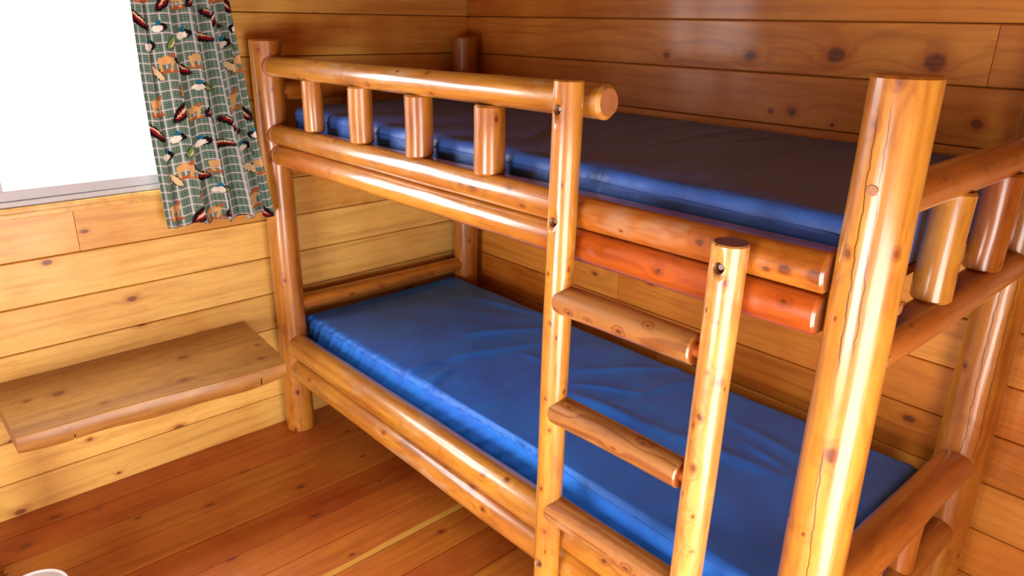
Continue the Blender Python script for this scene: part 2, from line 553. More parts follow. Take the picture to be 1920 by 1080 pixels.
def log(name, p0, p1, r0, r1, parent, mat, end=None, flat=None, ch=0.005, bow=0.002, bump=0.018, seed=0, nseg=36, tint=None, bri=None,
        step=0.03, tenon=None):
    """a peeled log from p0 to p1: tapered, slightly bowed and bumpy, with eased ends; local Z runs along it"""
    p0, p1 = Vector(p0), Vector(p1)
    L = (p1 - p0).length
    mm = frame(p0, p1)
    rr = random.Random(seed * 97 + 5)
    ph = [rr.uniform(0, 6.28) for _ in range(12)]
    zs = [0.0, ch]
    n = max(2, int((L - 2 * ch) / step))
    zs += [ch + (L - 2 * ch) * i / n for i in range(1, n)] + [L - ch, L]
    verts, faces, mi = [], [], []

    def rad(a, z, t):
        rb = r0 + (r1 - r0) * t
        b = (math.sin(2 * a + ph[0] + 3 * z) * 0.5 + math.sin(3 * a + ph[1] - 5 * z) * 0.3 + math.sin(a + ph[2] + 9 * z) * 0.4
             + math.sin(14 * z + ph[3]) * 0.5 + math.sin(5 * a + 23 * z + ph[4]) * 0.2)
        return rb * (1 + bump * b)
    for i, z in enumerate(zs):
        t = z / L
        ex = bow * math.sin(math.pi * t) * math.sin(ph[5])
        ey = bow * math.sin(math.pi * t) * math.cos(ph[5])
        inset = ch * 0.9 if i in (0, len(zs) - 1) else 0.0
        for k in range(nseg):
            a = 2 * math.pi * k / nseg
            R = rad(a, z, t) - inset
            x, y = R * math.cos(a), R * math.sin(a)
            if flat:
                fl = flat - inset
                y = max(-fl, min(fl, y))
            verts.append((x + ex, y + ey, z))
    nr = len(zs)
    for i in range(nr - 1):
        for k in range(nseg):
            k2 = (k + 1) % nseg
            faces.append((i * nseg + k, i * nseg + k2, (i + 1) * nseg + k2, (i + 1) * nseg + k))
            mi.append(0)
    faces.append(tuple(range(nseg))[::-1])
    mi.append(1)
    faces.append(tuple(range((nr - 1) * nseg, nr * nseg)))
    mi.append(1)
    o = mesh_obj(name, verts, faces, [mat, end or M['end']], parent, mm, mi, True, 38)
    setcol(o, tint, bri)
    return o


def cyl(name, p0, p1, r, parent, mat, nseg=20, ch=0.0015):
    p0, p1 = Vector(p0), Vector(p1)
    L = (p1 - p0).length
    verts, faces = [], []
    for z, q in ((0, r - ch), (ch, r), (L - ch, r), (L, r - ch)):
        for k in range(nseg):
            a = 2 * math.pi * k / nseg
            verts.append((q * math.cos(a), q * math.sin(a), z))
    for i in range(3):
        for k in range(nseg):
            k2 = (k + 1) % nseg
            faces.append((i * nseg + k, i * nseg + k2, (i + 1) * nseg + k2, (i + 1) * nseg + k))
    faces += [tuple(range(nseg))[::-1], tuple(range(3 * nseg, 4 * nseg))]
    return mesh_obj(name, verts, faces, [mat], parent, frame(p0, p1), None, True, 35)


def box(name, lo, hi, parent, mat, bev=0.0):
    lo, hi = Vector(lo), Vector(hi)
    bm = bmesh.new()
    bmesh.ops.create_cube(bm, size=1.0)
    for v in bm.verts:
        v.co = Vector((v.co[i] * (hi[i] - lo[i]) for i in range(3)))
    if bev > 0:
        bmesh.ops.bevel(bm, geom=bm.edges[:], offset=bev, segments=2, affect='EDGES', profile=0.6)
    me = bpy.data.meshes.new(name)
    bm.to_mesh(me)
    bm.free()
    me.materials.append(mat)
    o = bpy.data.objects.new(name, me)
    C.objects.link(o)
    place(o, Matrix.Translation((lo + hi) / 2), parent)
    setcol(o)
    return o


def cut(o, cutters):
    """boolean the cutter meshes out of o (real holes), then drop the cutters"""
    bpy.context.view_layer.update()
    for c in cutters:
        md = o.modifiers.new('cut', 'BOOLEAN')
        md.operation = 'DIFFERENCE'
        md.solver = 'EXACT'
        md.object = c
    dg = bpy.context.evaluated_depsgraph_get()
    me = bpy.data.meshes.new_from_object(o.evaluated_get(dg))
    o.modifiers.clear()
    old = o.data
    if len(me.polygons) > 20:
        o.data = me
        me.name = old.name
    for c in cutters:
        bpy.data.objects.remove(c, do_unlink=True)


# ------------------------------------------------------------------ planks and walls
PLANK_CACHE = {}


def plank_mesh(L, H, T, mat, ch=0.003):
    key = (round(L, 4), round(H, 4), round(T, 4), mat.name)
    if key in PLANK_CACHE:
        return PLANK_CACHE[key]
    h, l = H / 2, L / 2
    prof = [(-h, T), (-h, ch), (-h + ch, 0), (h - ch, 0), (h, ch), (h, T)]      # (z, y): front face at y = 0 facing -y
    verts = [(-l, y, z) for z, y in prof] + [(l, y, z) for z, y in prof]
    n = len(prof)
    faces = [tuple(range(n)), tuple(range(2 * n - 1, n - 1, -1))]
    for i in range(n):
        j = (i + 1) % n
        faces.append((i, i + n, j + n, j))
    me = bpy.data.meshes.new('plank')
    me.from_pydata(verts, [], faces)
    me.materials.append(mat)
    bm = bmesh.new()
    bm.from_mesh(me)
    bmesh.ops.recalc_face_normals(bm, faces=bm.faces[:])
    bm.to_mesh(me)
    bm.free()
    PLANK_CACHE[key] = me
    return me


def plank(parent, L, H, T, mat, mw, tint=None, bri=None, name='plank', ch=0.003):
    o = bpy.data.objects.new(name, plank_mesh(L, H, T, mat, ch))
    C.objects.link(o)
    place(o, mw, parent)
    setcol(o, tint, bri)
    return o


Z0, HB = 1.5616, 0.1442          # a course joint and the course height, shared by all walls
ROT = {'back': Matrix.Identity(4), 'left': Matrix.Rotation(math.pi / 2, 4, 'Z'), 'right': Matrix.Rotation(-math.pi / 2, 4, 'Z'),
       'front': Matrix.Rotation(math.pi, 4, 'Z')}
CEIL = 2.9
GAP = 0.0025


def wall(side, origin, a0, a1, mat, openings=(), joints=None, special=None):
    """planked wall; a runs along the wall's length; openings are (a_lo, a_hi, z_lo, z_hi)"""
    base = bpy.data.objects.new('wall_' + side, None)
    # a thin backing sheet behind the planks is the wall itself
    segs = []
    cuts = sorted({a0 - 0.06, a1 + 0.06, *[q for op in openings for q in op[:2]]})
    zc = sorted({-0.06, CEIL + 0.03, *[max(-0.06, q) for op in openings for q in op[2:]]})
    verts, faces = [], []
    ori = {'back': lambda a, z, d: (a, origin + d, z), 'left': lambda a, z, d: (origin - d, a, z),
           'right': lambda a, z, d: (origin + d, a, z), 'front': lambda a, z, d: (a, origin - d, z)}[side]
    for i in range(len(cuts) - 1):
        for j in range(len(zc) - 1):
            am, zm = (cuts[i] + cuts[i + 1]) / 2, (zc[j] + zc[j + 1]) / 2
            if any(op[0] < am < op[1] and op[2] < zm < op[3] for op in openings):
                continue
            b = len(verts)
            for d in (0.0215, 0.06):
                for a, z in ((cuts[i], zc[j]), (cuts[i + 1], zc[j]), (cuts[i + 1], zc[j + 1]), (cuts[i], zc[j + 1])):
                    verts.append(ori(a, z, d))
            faces += [(b, b + 1, b + 2, b + 3), (b + 7, b + 6, b + 5, b + 4), (b, b + 4, b + 5, b + 1), (b + 1, b + 5, b + 6, b + 2),
                      (b + 2, b + 6, b + 7, b + 3), (b + 3, b + 7, b + 4, b)]
    bpy.data.objects.remove(base)
    w = mesh_obj('wall_' + side, verts, faces, [M['board']])
    w['kind'] = 'structure'
    k = -6
    while True:
        zt, zb = Z0 - k * HB, Z0 - (k + 1) * HB
        zt, zb = min(zt, CEIL), max(zb, -0.018)
        if zt <= 0.02:
            break
        if zt - zb > 0.01:
            blocks = sorted((op[0], op[1]) for op in openings if op[2] < zb + 0.01 and op[3] > zt - 0.01)
            runs, s = [], a0
            for b0, b1 in blocks:
                if b0 - s > 0.02:
                    runs.append((s, b0))
                s = b1
            if a1 - s > 0.02:
                runs.append((s, a1))
            for (s, e) in runs:
                pts = [s] + [q for q in (joints or {}).get(k, []) if s < q < e] + [e]
                for q0, q1 in zip(pts[:-1], pts[1:]):
                    sp = (special or {}).get((k, pts.index(q0)), {})
                    cpos = Vector(ori((q0 + q1) / 2, (zt + zb) / 2, 0))
                    plank(w, q1 - q0 - 0.0015, zt - zb - GAP, 0.02, sp.get('mat', mat), Matrix.Translation(cpos) @ ROT[side],
                          sp.get('tint'), sp.get('bri'))
        k += 1
    return w


YF, XL, XR, YB = -0.936, 0.08, 2.13, -0.081
XW, YW = 2.76, -3.3              # right and front walls of the cabin

# back wall: the board under the top joint carries three large knots and ends in a butt joint
zmid = Z0 - HB / 2
KN_A = wood('pine_knotty_plank', (0.66, 0.270, 0.040, 1), (0.52, 0.150, 0.013, 1), 'X',
            knots=[(x - (0 + 1.970) / 2, 0, z - zmid, rr_) for x, z, rr_ in ((1.335, 1.462, 0.017), (1.593, 1.476, 0.024), (1.845, 1.468, 0.026), (1.032, 1.452, 0.009))],
            rand_knots=0, ring_freq=150, ring_amt=0.32, grain=0.42, rough=0.42, coat=0.16, coat_rough=0.12, spec=0.25, bump=0.12)
zm1 = Z0 - 1.5 * HB
KN_B = wood('pine_pin_knot_plank', (0.66, 0.270, 0.040, 1), (0.52, 0.150, 0.013, 1), 'X',
            knots=[(x - XW / 2, 0, z - zm1, rr_) for x, z, rr_ in ((1.49, 1.314, 0.011), (1.423, 1.31, 0.007), (1.968, 1.331, 0.013), (1.613, 1.289, 0.006))],
            rand_knots=0, ring_freq=150, ring_amt=0.2, grain=0.42, rough=0.42, coat=0.16, coat_rough=0.12, spec=0.25, bump=0.12)
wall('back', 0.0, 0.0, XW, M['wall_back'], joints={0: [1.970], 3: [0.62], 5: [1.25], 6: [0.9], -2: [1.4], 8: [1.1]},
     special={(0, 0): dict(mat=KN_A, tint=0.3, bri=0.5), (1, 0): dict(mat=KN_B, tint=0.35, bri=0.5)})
WIN = (-2.40, -1.115, Z0 - 4 * HB, Z0 + 2 * HB)
wall('left', 0.0, YW, 0.0, M['wall_left'], openings=[WIN], joints={4: [-1.575], 2: [-0.3]})
DOOR = (-1.97, -1.09, -0.06, Z0 - 3 * HB)
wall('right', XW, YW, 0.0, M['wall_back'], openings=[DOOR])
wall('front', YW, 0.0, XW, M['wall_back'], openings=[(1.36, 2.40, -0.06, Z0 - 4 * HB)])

# added unseen boxes outside the two low openings, keeping the sky out
def shell(name, lo, hi, open_axis, open_side):
    x0, y0_, z0_ = lo
    x1, y1_, z1_ = hi
    v = [(x0, y0_, z0_), (x1, y0_, z0_), (x1, y1_, z0_), (x0, y1_, z0_), (x0, y0_, z1_), (x1, y0_, z1_), (x1, y1_, z1_), (x0, y1_, z1_)]
    fs = {('z', 0): (0, 1, 2, 3), ('z', 1): (7, 6, 5, 4), ('y', 0): (0, 4, 5, 1), ('x', 1): (1, 5, 6, 2), ('y', 1): (2, 6, 7, 3), ('x', 0): (3, 7, 4, 0)}
    o = mesh_obj(name, v, [q for k_, q in fs.items() if k_ != (open_axis, open_side)], [M['board']])
    o['kind'] = 'structure'
    return o


shell('wall_porch_right', (XW + 0.06, -2.2, -0.06), (XW + 1.4, -0.9, 1.3), 'x', 0)
shell('wall_porch_front', (1.2, YW - 1.4, -0.06), (2.55, YW - 0.06, 1.3), 'y', 1)

# floor planks run along y
fl = mesh_obj('floor', [(0, YW, -0.06), (XW, YW, -0.06), (XW, 0, -0.06), (0, 0, -0.06), (0, YW, -0.0215), (XW, YW, -0.0215), (XW, 0, -0.0215), (0, 0, -0.0215)],
              [(3, 2, 1, 0), (4, 5, 6, 7), (0, 1, 5, 4), (1, 2, 6, 5), (2, 3, 7, 6), (3, 0, 4, 7)], [M['board']])
fl['kind'] = 'structure'
RF = Matrix(((0, 0, -1), (1, 0, 0), (0, -1, 0))).to_4x4()      # local x -> y, local -y -> z
WF = 0.1345
SAP = wood('stained_floor_plank_sapwood', (0.54, 0.185, 0.020, 1), (0.41, 0.085, 0.008, 1), 'X', ring_freq=180, ring_amt=0.2, grain=0.4,
           rough=0.45, coat=0.12, coat_rough=0.25, bump=0.2, knot_scale=0.9, sap=-0.041)
x = 0.112 - WF
tints = [0.75, 0.8, 0.1, 0.25, 0.85, 0.75, 0.45, 0.5, 0.85, 0.3]
i = 0
while x < XW - 0.01:
    lo, hi = max(x, 0.003), min(x + WF, XW - 0.002)
    mm = Matrix.Translation(((lo + hi) / 2, YW / 2, 0)) @ RF
    plank(fl, abs(YW) - 0.004, hi - lo - 0.003, 0.02, SAP if i == 6 else M['floor'], mm, tints[i % len(tints)], 0.5 + rnd.uniform(-0.08, 0.08), ch=0.001)
    x += WF
    i += 1
cl = mesh_obj('ceiling', [(-0.06, YW - 0.06, CEIL), (XW + 0.06, YW - 0.06, CEIL), (XW + 0.06, 0.06, CEIL), (-0.06, 0.06, CEIL),
                          (-0.06, YW - 0.06, CEIL + 0.05), (XW + 0.06, YW - 0.06, CEIL + 0.05), (XW + 0.06, 0.06, CEIL + 0.05), (-0.06, 0.06, CEIL + 0.05)],
              [(0, 1, 2, 3), (7, 6, 5, 4), (0, 4, 5, 1), (1, 5, 6, 2), (2, 6, 7, 3), (3, 7, 4, 0)], [M['ceiling']])
cl['kind'] = 'structure'

# outside ground
gr = mesh_obj('ground', [(-30, -25, -0.35), (-0.3, -25, -0.35), (-0.3, 25, -0.35), (-30, 25, -0.35)], [(0, 1, 2, 3)], [M['ground']])
gr['kind'] = 'structure'

# ------------------------------------------------------------------ window
wy0, wy1, wz0, wz1 = WIN
win = empty('window_1', (0, (wy0 + wy1) / 2, wz0))
win['kind'] = 'structure'
MUL = -1.757
box('window_frame', (-0.075, wy0 + 0.002, wz0 + 0.018), (-0.012, wy1 - 0.002, wz0 + 0.036), win, M['vinyl'], 0.002)
box('window_frame', (-0.075, wy0 + 0.002, wz1 - 0.04), (-0.012, wy1 - 0.002, wz1 - 0.002), win, M['vinyl'], 0.002)
box('window_frame', (-0.075, wy0 + 0.002, wz0 + 0.018), (-0.012, wy0 + 0.035, wz1 - 0.002), win, M['vinyl'], 0.002)
box('window_frame', (-0.075, wy1 - 0.035, wz0 + 0.018), (-0.012, wy1 - 0.002, wz1 - 0.002), win, M['vinyl'], 0.002)
for (s0, s1, xo) in ((MUL - 0.012, wy1 - 0.03, -0.030), (wy0 + 0.03, MUL + 0.03, -0.058)):
    sash = box('sash', (xo - 0.010, s0, wz0 + 0.036), (xo + 0.010, s1, wz0 + 0.068), win, M['vinyl'], 0.002)
    box('sash_rail', (xo - 0.010, s0, wz1 - 0.075), (xo + 0.010, s1, wz1 - 0.04), sash, M['vinyl'], 0.002)
    box('sash_stile', (xo - 0.010, s0, wz0 + 0.066), (xo + 0.010, s0 + 0.03, wz1 - 0.073), sash, M['vinyl'], 0.002)
    box('sash_stile', (xo - 0.010, s1 - 0.03, wz0 + 0.066), (xo + 0.010, s1, wz1 - 0.073), sash, M['vinyl'], 0.002)
    box('pane', (xo - 0.002, s0 + 0.025, wz0 + 0.062), (xo + 0.002, s1 - 0.025, wz1 - 0.07), sash, M['glass'])
tr = box('trim_1', (-0.07, wy0 + 0.001, wz0 + 0.0005), (0.004, wy1 - 0.001, wz0 + 0.018), None, M['wall_left'], 0.003)
tr['kind'] = 'structure'
tr = box('trim_2', (0.0, wy0 - 0.03, wz0 - 0.012), (0.010, wy1 + 0.03, wz0 + 0.004), None, M['wall_left'], 0.003)
tr['kind'] = 'structure'

# ------------------------------------------------------------------ bunk bed
bed = tag(empty('bunk_bed', (1.1, -0.5, 0)), 'peeled log bunk bed with guard rail and bolted front ladder', 'bunk bed')


def knotted(name, o, pts, **kw):
    """give one log its own knots; pts are world (x, y, z, radius) on its surface"""
    inv = WM[o.name].inverted()
    ks = []
    for (a, b, c, rr_) in pts:
        q = inv @ Vector((a, b, c))
        ks.append((q.x, q.y, q.z, rr_))
    o.data.materials[0] = wood(name, kw.pop('light', LOG_L), kw.pop('dark', LOG_D), 'Z', knots=ks, rand_knots=kw.pop('rand_knots', 0.35), knot_scale=0.5, ring_amt=kw.pop('ring_amt', 0.28), **kw)


KNOTS = {
    'post_fr': [(2.1395, -0.9871, 1.4799, 0.0064), (2.1143, -0.9856, 1.4221, 0.0067), (2.1106, -0.9842, 1.2314, 0.0072), (2.1722, -0.9663, 1.2413, 0.0062), (2.1457, -0.9856, 0.8986, 0.0129), (2.0876, -0.966, 0.7412, 0.0047), (2.1264, -0.9879, 0.7352, 0.0036), (2.1109, -0.9844, 1.1266, 0.0033)],
    'post_br': [(2.1394, -0.1382, 0.6366, 0.0053)],
    'up_l': [(1.5383, -1.0333, 1.0585, 0.0044), (1.5742, -1.0095, 1.0721, 0.0044), (1.5524, -1.0328, 0.9502, 0.0045), (1.5729, -1.0056, 0.7897, 0.0041), (1.5459, -1.0338, 0.7701, 0.0041), (1.5551, -1.0311, 0.6937, 0.0048), (1.5412, -1.034, 0.5339, 0.0049), (1.5538, -1.0309, 0.4183, 0.005)],
    'up_r': [(1.9449, -1.0307, 1.1487, 0.007), (1.9376, -1.0336, 1.0796, 0.0036), (1.9161, -1.0325, 1.0939, 0.0036), (1.9504, -1.0241, 0.9669, 0.0074), (1.9317, -1.0346, 0.9827, 0.0037), (1.9287, -1.0349, 0.894, 0.0066), (1.9292, -1.0346, 0.7864, 0.0068), (1.9364, -1.032, 0.6834, 0.004), (1.941, -1.0284, 0.6046, 0.0041)],
    'u1': [(1.8545, -0.9776, 1.1882, 0.0066), (2.0678, -0.9779, 1.1814, 0.0166), (2.0143, -0.9779, 1.1805, 0.0103), (1.2173, -0.9773, 1.1848, 0.0151), (1.1749, -0.9773, 1.1841, 0.0115), (1.3458, -0.9743, 1.1952, 0.0084), (0.5521, -0.9618, 1.2046, 0.008)],
    'u2': [(1.769, -0.9779, 1.1121, 0.007), (2.0226, -0.9757, 1.1253, 0.0061), (0.5282, -0.9777, 1.1062, 0.0065)],
    'rung0': [(1.7327, -1.0352, 0.9929, 0.0061), (1.7935, -1.027, 1.0227, 0.0035), (1.6015, -1.0347, 0.9904, 0.0044)],
    'l1': [(1.2594, -0.9719, 0.3989, 0.0086), (1.3359, -0.9555, 0.4114, 0.007)],
    'l2': [(0.761, -0.9733, 0.2982, 0.0086), (1.194, -0.9596, 0.3117, 0.0105), (1.0658, -0.944, 0.3172, 0.0079)],
    'guard': [(1.0264, -0.9552, 1.4262, 0.0078), (0.7648, -0.9635, 1.3776, 0.0058), (0.6303, -0.9695, 1.3975, 0.0038)],
}

post_fl = log('post', (XL, YF, 0), (XL, YF, 1.476), 0.0545, 0.0525, bed, M['log'], M['end_orange'], seed=1, tint=0.55, bri=0.48, ch=0.004)
post_bl = log('post', (XL, YB, 0), (XL, YB, 1.482), 0.054, 0.053, bed, M['log'], M['end_orange'], seed=2, tint=0.7, bri=0.45, ch=0.004)
post_fr = log('post', (XR, YF, 0), (XR, YF, 1.488), 0.056, 0.0485, bed, M['log'], M['end_orange'], seed=3, tint=0.2, bri=0.55, bump=0.014, ch=0.004)
post_br = log('post', (XR, YB, 0), (XR, YB, 1.484), 0.062, 0.056, bed, M['log'], M['end_orange'], seed=4, tint=0.6, bri=0.45, ch=0.004)
guard = log('guard_rail', (XL + 0.045, YF, 1.392), (1.592, YF, 1.403), 0.0325, 0.0345, bed, M['log_worn'], M['end_orange'], seed=5, tint=0.25, bri=0.55, ch=0.008)
for i, (sx, rr_) in enumerate(((0.385, 0.0325), (0.669, 0.0355), (0.953, 0.037), (1.236, 0.0375))):
    log('spindle', (sx, YF, 1.208), (sx, YF, 1.368), rr_, rr_ * 0.985, bed, M['log'], seed=10 + i, tint=0.35 + 0.08 * i, bri=0.52, nseg=28)
u1 = log('side_rail', (XL + 0.045, YF, 1.168), (2.078, YF, 1.184), 0.0355, 0.042, bed, M['log_worn'], M['end_orange'], flat=0.0345, seed=20, tint=0.35, bri=0.55, ch=0.005, bow=0.0)
u2 = log('side_rail', (XL + 0.045, YF, 1.098), (2.075, YF, 1.112), 0.0355, 0.042, bed, M['log_red'], M['end_orange'], flat=0.0345, seed=21, tint=0.35, bri=0.6, ch=0.005, bow=0.0)
l1 = log('side_rail', (XL + 0.045, YF, 0.368), (XR - 0.045, YF, 0.369), 0.046, 0.048, bed, M['log_worn'], seed=22, tint=0.2, bri=0.55)
l2 = log('side_rail', (XL + 0.045, YF, 0.270), (XR - 0.045, YF, 0.274), 0.044, 0.048, bed, M['log_worn'], seed=23, tint=0.3, bri=0.55)
log('side_rail', (XL + 0.045, YB, 1.14), (XR - 0.045, YB, 1.14), 0.038, 0.038, bed, M['log'], seed=24)
log('side_rail', (XL + 0.045, YB, 0.34), (XR - 0.045, YB, 0.34), 0.04, 0.04, bed, M['log'], seed=25)
# right end
y0, y1 = YF + 0.04, YB - 0.045
er = [log('end_rail', (XR, y0, 1.306), (XR, y1, 1.306), 0.033, 0.036, bed, M['log_red'], seed=30, tint=0.2, bri=0.6),
      log('end_rail', (XR, y0, 1.044), (XR, y1, 1.040), 0.038, 0.040, bed, M['log_red'], flat=0.033, seed=31, tint=0.15, bri=0.65),
      log('end_rail', (XR, y0, 0.520), (XR, y1, 0.500), 0.046, 0.043, bed, M['log_red'], seed=32, tint=0.15, bri=0.65),
      log('end_rail', (XR, y0, 0.300), (XR, y1, 0.300), 0.040, 0.040, bed, M['log'], seed=33, tint=0.7)]
log('spindle', (XR, -0.620, 1.074), (XR, -0.610, 1.280), 0.0355, 0.0345, bed, M['log'], seed=34, tint=0.2, bri=0.5, nseg=28)
log('spindle', (XR, -0.335, 1.074), (XR, -0.335, 1.280), 0.036, 0.037, bed, M['log_red'], seed=35, tint=0.3, bri=0.55, nseg=28)
log('spindle', (XR, -0.400, 0.330), (XR, -0.400, 0.480), 0.033, 0.033, bed, M['log_red'], seed=36, tint=0.2, bri=0.6, nseg=28)
log('spindle', (XR, -0.640, 0.330), (XR, -0.640, 0.485), 0.033, 0.033, bed, M['log'], seed=37, tint=0.3, bri=0.55, nseg=28)
# left end
log('end_rail', (XL, y0, 1.308), (XL, y1, 1.308), 0.032, 0.032, bed, M['log'], seed=40, tint=0.8)
log('end_rail', (XL, y0, 1.044), (XL, y1, 1.044), 0.036, 0.036, bed, M['log'], flat=0.033, seed=41)
log('end_rail', (XL, y0, 0.524), (XL, y1, 0.516), 0.031, 0.031, bed, M['log'], seed=42, tint=0.6, bri=0.5)
log('end_rail', (XL, y0, 0.270), (XL, y1, 0.270), 0.036, 0.036, bed, M['log'], seed=43)
for i, sy in enumerate((-0.62, -0.34)):
    log('spindle', (XL, sy, 1.074), (XL, sy, 1.284), 0.034, 0.034, bed, M['log'], seed=44 + i, nseg=28)
# pale sockets where the rails enter the left front post
for pz, pr in ((1.392, 0.0365), (1.168, 0.039), (1.098, 0.038)):
    c = cyl('rail_socket', (XL + 0.03, YF, pz), (XL + 0.0525, YF, pz), pr, post_fl, M['end_orange'], 28)
# boards that carry the mattresses
box('bunk_board', (0.14, -0.885, 1.098), (2.072, -0.125, 1.118), bed, M['board'], 0.002)
box('bunk_board', (0.12, -0.885, 0.300), (2.085, -0.125, 0.318), bed, M['board'], 0.002)
# ladder
YLD = -1.004
up_l = log('ladder_upright', (1.538, YLD, 0), (1.547, YLD, 1.446), 0.0305, 0.0298, bed, M['log'], M['end'], seed=50, tint=0.15, bri=0.55, ch=0.003, nseg=40)
up_r = log('ladder_upright', (1.914, YLD, 0), (1.930, YLD, 1.212), 0.032, 0.0305, bed, M['log'], M['end'], seed=51, tint=0.1, bri=0.6, ch=0.003, nseg=40)
for upr, holes in ((up_l, ((1.546, 1.392), (1.545, 1.170), (1.540, 0.318))), (up_r, ((1.929, 1.172), (1.917, 0.318)))):
    cs = []
    for hx, hz in holes:
        c = cyl('cutter', (hx, YLD - 0.06, hz), (hx, YLD - 0.006, hz), 0.0108, None, M['end'], 24, 0.0001)
        c.data.materials.clear()
        for q in (M['log'], M['end']):
            c.data.materials.append(q)
        for pl in c.data.polygons:
            pl.material_index = 1
        cs.append(c)
    cut(upr, cs)
    for hx, hz in holes:
        cyl('bolt', (hx, YLD - 0.0215, hz), (hx, YLD - 0.004, hz), 0.0060, upr, M['steel'], 12)
rungs = []
for i, rz in enumerate((0.999, 0.737, 0.474, 0.212)):
    rg = log('rung', (1.553, YLD, rz), (1.889, YLD, rz + 0.002), 0.0335, 0.0305, bed, M['rung'], M['log_red'], seed=60 + i, tint=0.3, bri=0.5, ch=0.0035, bow=0.001)
    cyl('tenon', (1.88, YLD, rz + 0.002), (1.91, YLD, rz + 0.002), 0.014, rg, M['log_red'], 20)
    rungs.append(rg)
# wooden plugs over the bolts of the right front post
for (px, py, pz) in ((2.13, -1, 1.331), (2.13, -1, 1.078)):
    cyl('wood_plug', (px, YF - 0.044, pz), (px, YF - (0.0572 - 0.0075 * pz / 1.488), pz), 0.0088, post_fr, M['plug'], 20)
for pz in (1.148, 1.060):
    cyl('wood_plug', (XR + 0.045, YF + 0.012, pz), (XR + 0.0505, YF + 0.012, pz), 0.0095, post_fr, M['plug'], 20)
for nm, ob, kw in (('post_fr', post_fr, dict(cracks=((-1.55, -1.85, 1.02, 1.46, 0.035), (-1.2, -1.5, 1.05, 1.47, 0.025), (-1.25, -1.55, 0.6, 0.93, 0.03)))), ('post_br', post_br, dict(rand_knots=0.5, cracks=((-1.38, -1.55, 0.45, 1.1, 0.03), (-0.9, -1.05, 0.5, 1.2, 0.02)))), ('up_l', up_l, {}), ('up_r', up_r, dict(light=(0.60, 0.31, 0.075, 1))),
                   ('u1', u1, dict(tint_grad=(1.28, 1.42, 0.5), wear=0.3, coat=0.8, coat_rough=0.14)), ('u2', u2, dict(tint_grad=(1.30, 1.42, 0.9), light=(0.58, 0.26, 0.035, 1), dark=(0.42, 0.085, 0.008, 1), coat=0.8, coat_rough=0.14)),
                   ('rung0', rungs[0], dict(light=(0.40, 0.18, 0.05, 1), dark=(0.29, 0.10, 0.02, 1), ring_amt=0.7, wear=0.3)),
                   ('l1', l1, dict(wear=0.3, coat=0.8, coat_rough=0.14)), ('l2', l2, dict(wear=0.5)), ('guard', guard, dict(wear=0.7, coat=0.8, coat_rough=0.14))):
    knotted('knotty_log', ob, KNOTS[nm], **kw)


# ------------------------------------------------------------------ mattresses
def mattress(name, lo, hi, rad, mat, disp, cell=0.0105):
    lo, hi = Vector(lo), Vector(hi)
    c, h = (lo + hi) / 2, (hi - lo) / 2
    n = [max(2, int(2 * h[i] / cell)) for i in range(3)]
    vid, verts, faces = {}, [], []

    def vert(ix):
        if ix in vid:
            return vid[ix]
        p = Vector(-h[i] + 2 * h[i] * ix[i] / n[i] for i in range(3))
        q = Vector(max(-h[i] + rad, min(h[i] - rad, p[i])) for i in range(3))
        d = p - q
        nr = Vector((0, 0, 1))
        if d.length > 1e-7:
            nr = d.normalized()
            p = q + nr * rad
        p = p + nr * disp(p + c, nr)
        vid[ix] = len(verts)
        verts.append(tuple(p))
        return vid[ix]
    for ax in range(3):
        a, b = (ax + 1) % 3, (ax + 2) % 3
        for s in (0, n[ax]):
            for i in range(n[a]):
                for j in range(n[b]):
                    def ix(ii, jj):
                        t = [0, 0, 0]
                        t[ax], t[a], t[b] = s, ii, jj
                        return tuple(t)
                    qd = [vert(ix(i, j)), vert(ix(i + 1, j)), vert(ix(i + 1, j + 1)), vert(ix(i, j + 1))]
                    faces.append(tuple(qd if s else qd[::-1]))
    return mesh_obj(name, verts, faces, [mat], None, Matrix.Translation(c), None, True)


def seg_ridge(px, py, a, b, w):
    ax, ay = a
    bx, by = b
    dx, dy = bx - ax, by - ay
    t = ((px - ax) * dx + (py - ay) * dy) / (dx * dx + dy * dy)
    tc_ = max(0.0, min(1.0, t))
    ex, ey = px - (ax + tc_ * dx), py - (ay + tc_ * dy)
    d2 = (ex * ex + ey * ey) / (w * w)
    fade = math.sin(math.pi * min(1.0, max(0.0, 0.12 + 0.76 * tc_)))
    return math.exp(-d2) * fade


RIDGES = [
    ((0.744, -0.899), (0.734, -0.709), 0.014, 0.006),
    ((0.734, -0.709), (0.845, -0.362), 0.016, 0.007),
    ((0.835, -0.849), (0.815, -0.726), 0.012, 0.006),
    ((0.616, -0.522), (0.764, -0.269), 0.02, 0.006),
    ((1.139, -0.493), (1.323, -0.386), 0.014, 0.006),
    ((1.323, -0.386), (1.379, -0.211), 0.014, 0.005),
    ((1.188, -0.545), (1.484, -0.517), 0.03, 0.008),
    ((1.484, -0.517), (1.874, -0.458), 0.03, 0.006),
    ((1.073, -0.423), (1.334, -0.116), 0.018, 0.005),
    ((1.209, -1.043), (1.156, -0.897), 0.01, 0.006),
    ((0.899, -0.935), (0.834, -0.763), 0.01, 0.005),
    ((1.321, -1.026), (1.257, -0.866), 0.012, 0.006),
    ((1.413, -1.008), (1.334, -0.859), 0.012, 0.006),
    ((1.618, -0.315), (1.814, -0.343), 0.02, 0.004),
    ((1.7, -0.394), (1.842, -0.425), 0.014, 0.004),
    ((0.382, -0.249), (0.67, -0.177), 0.02, 0.004),
    ((0.873, -0.467), (0.951, -0.453), 0.012, 0.004),
]
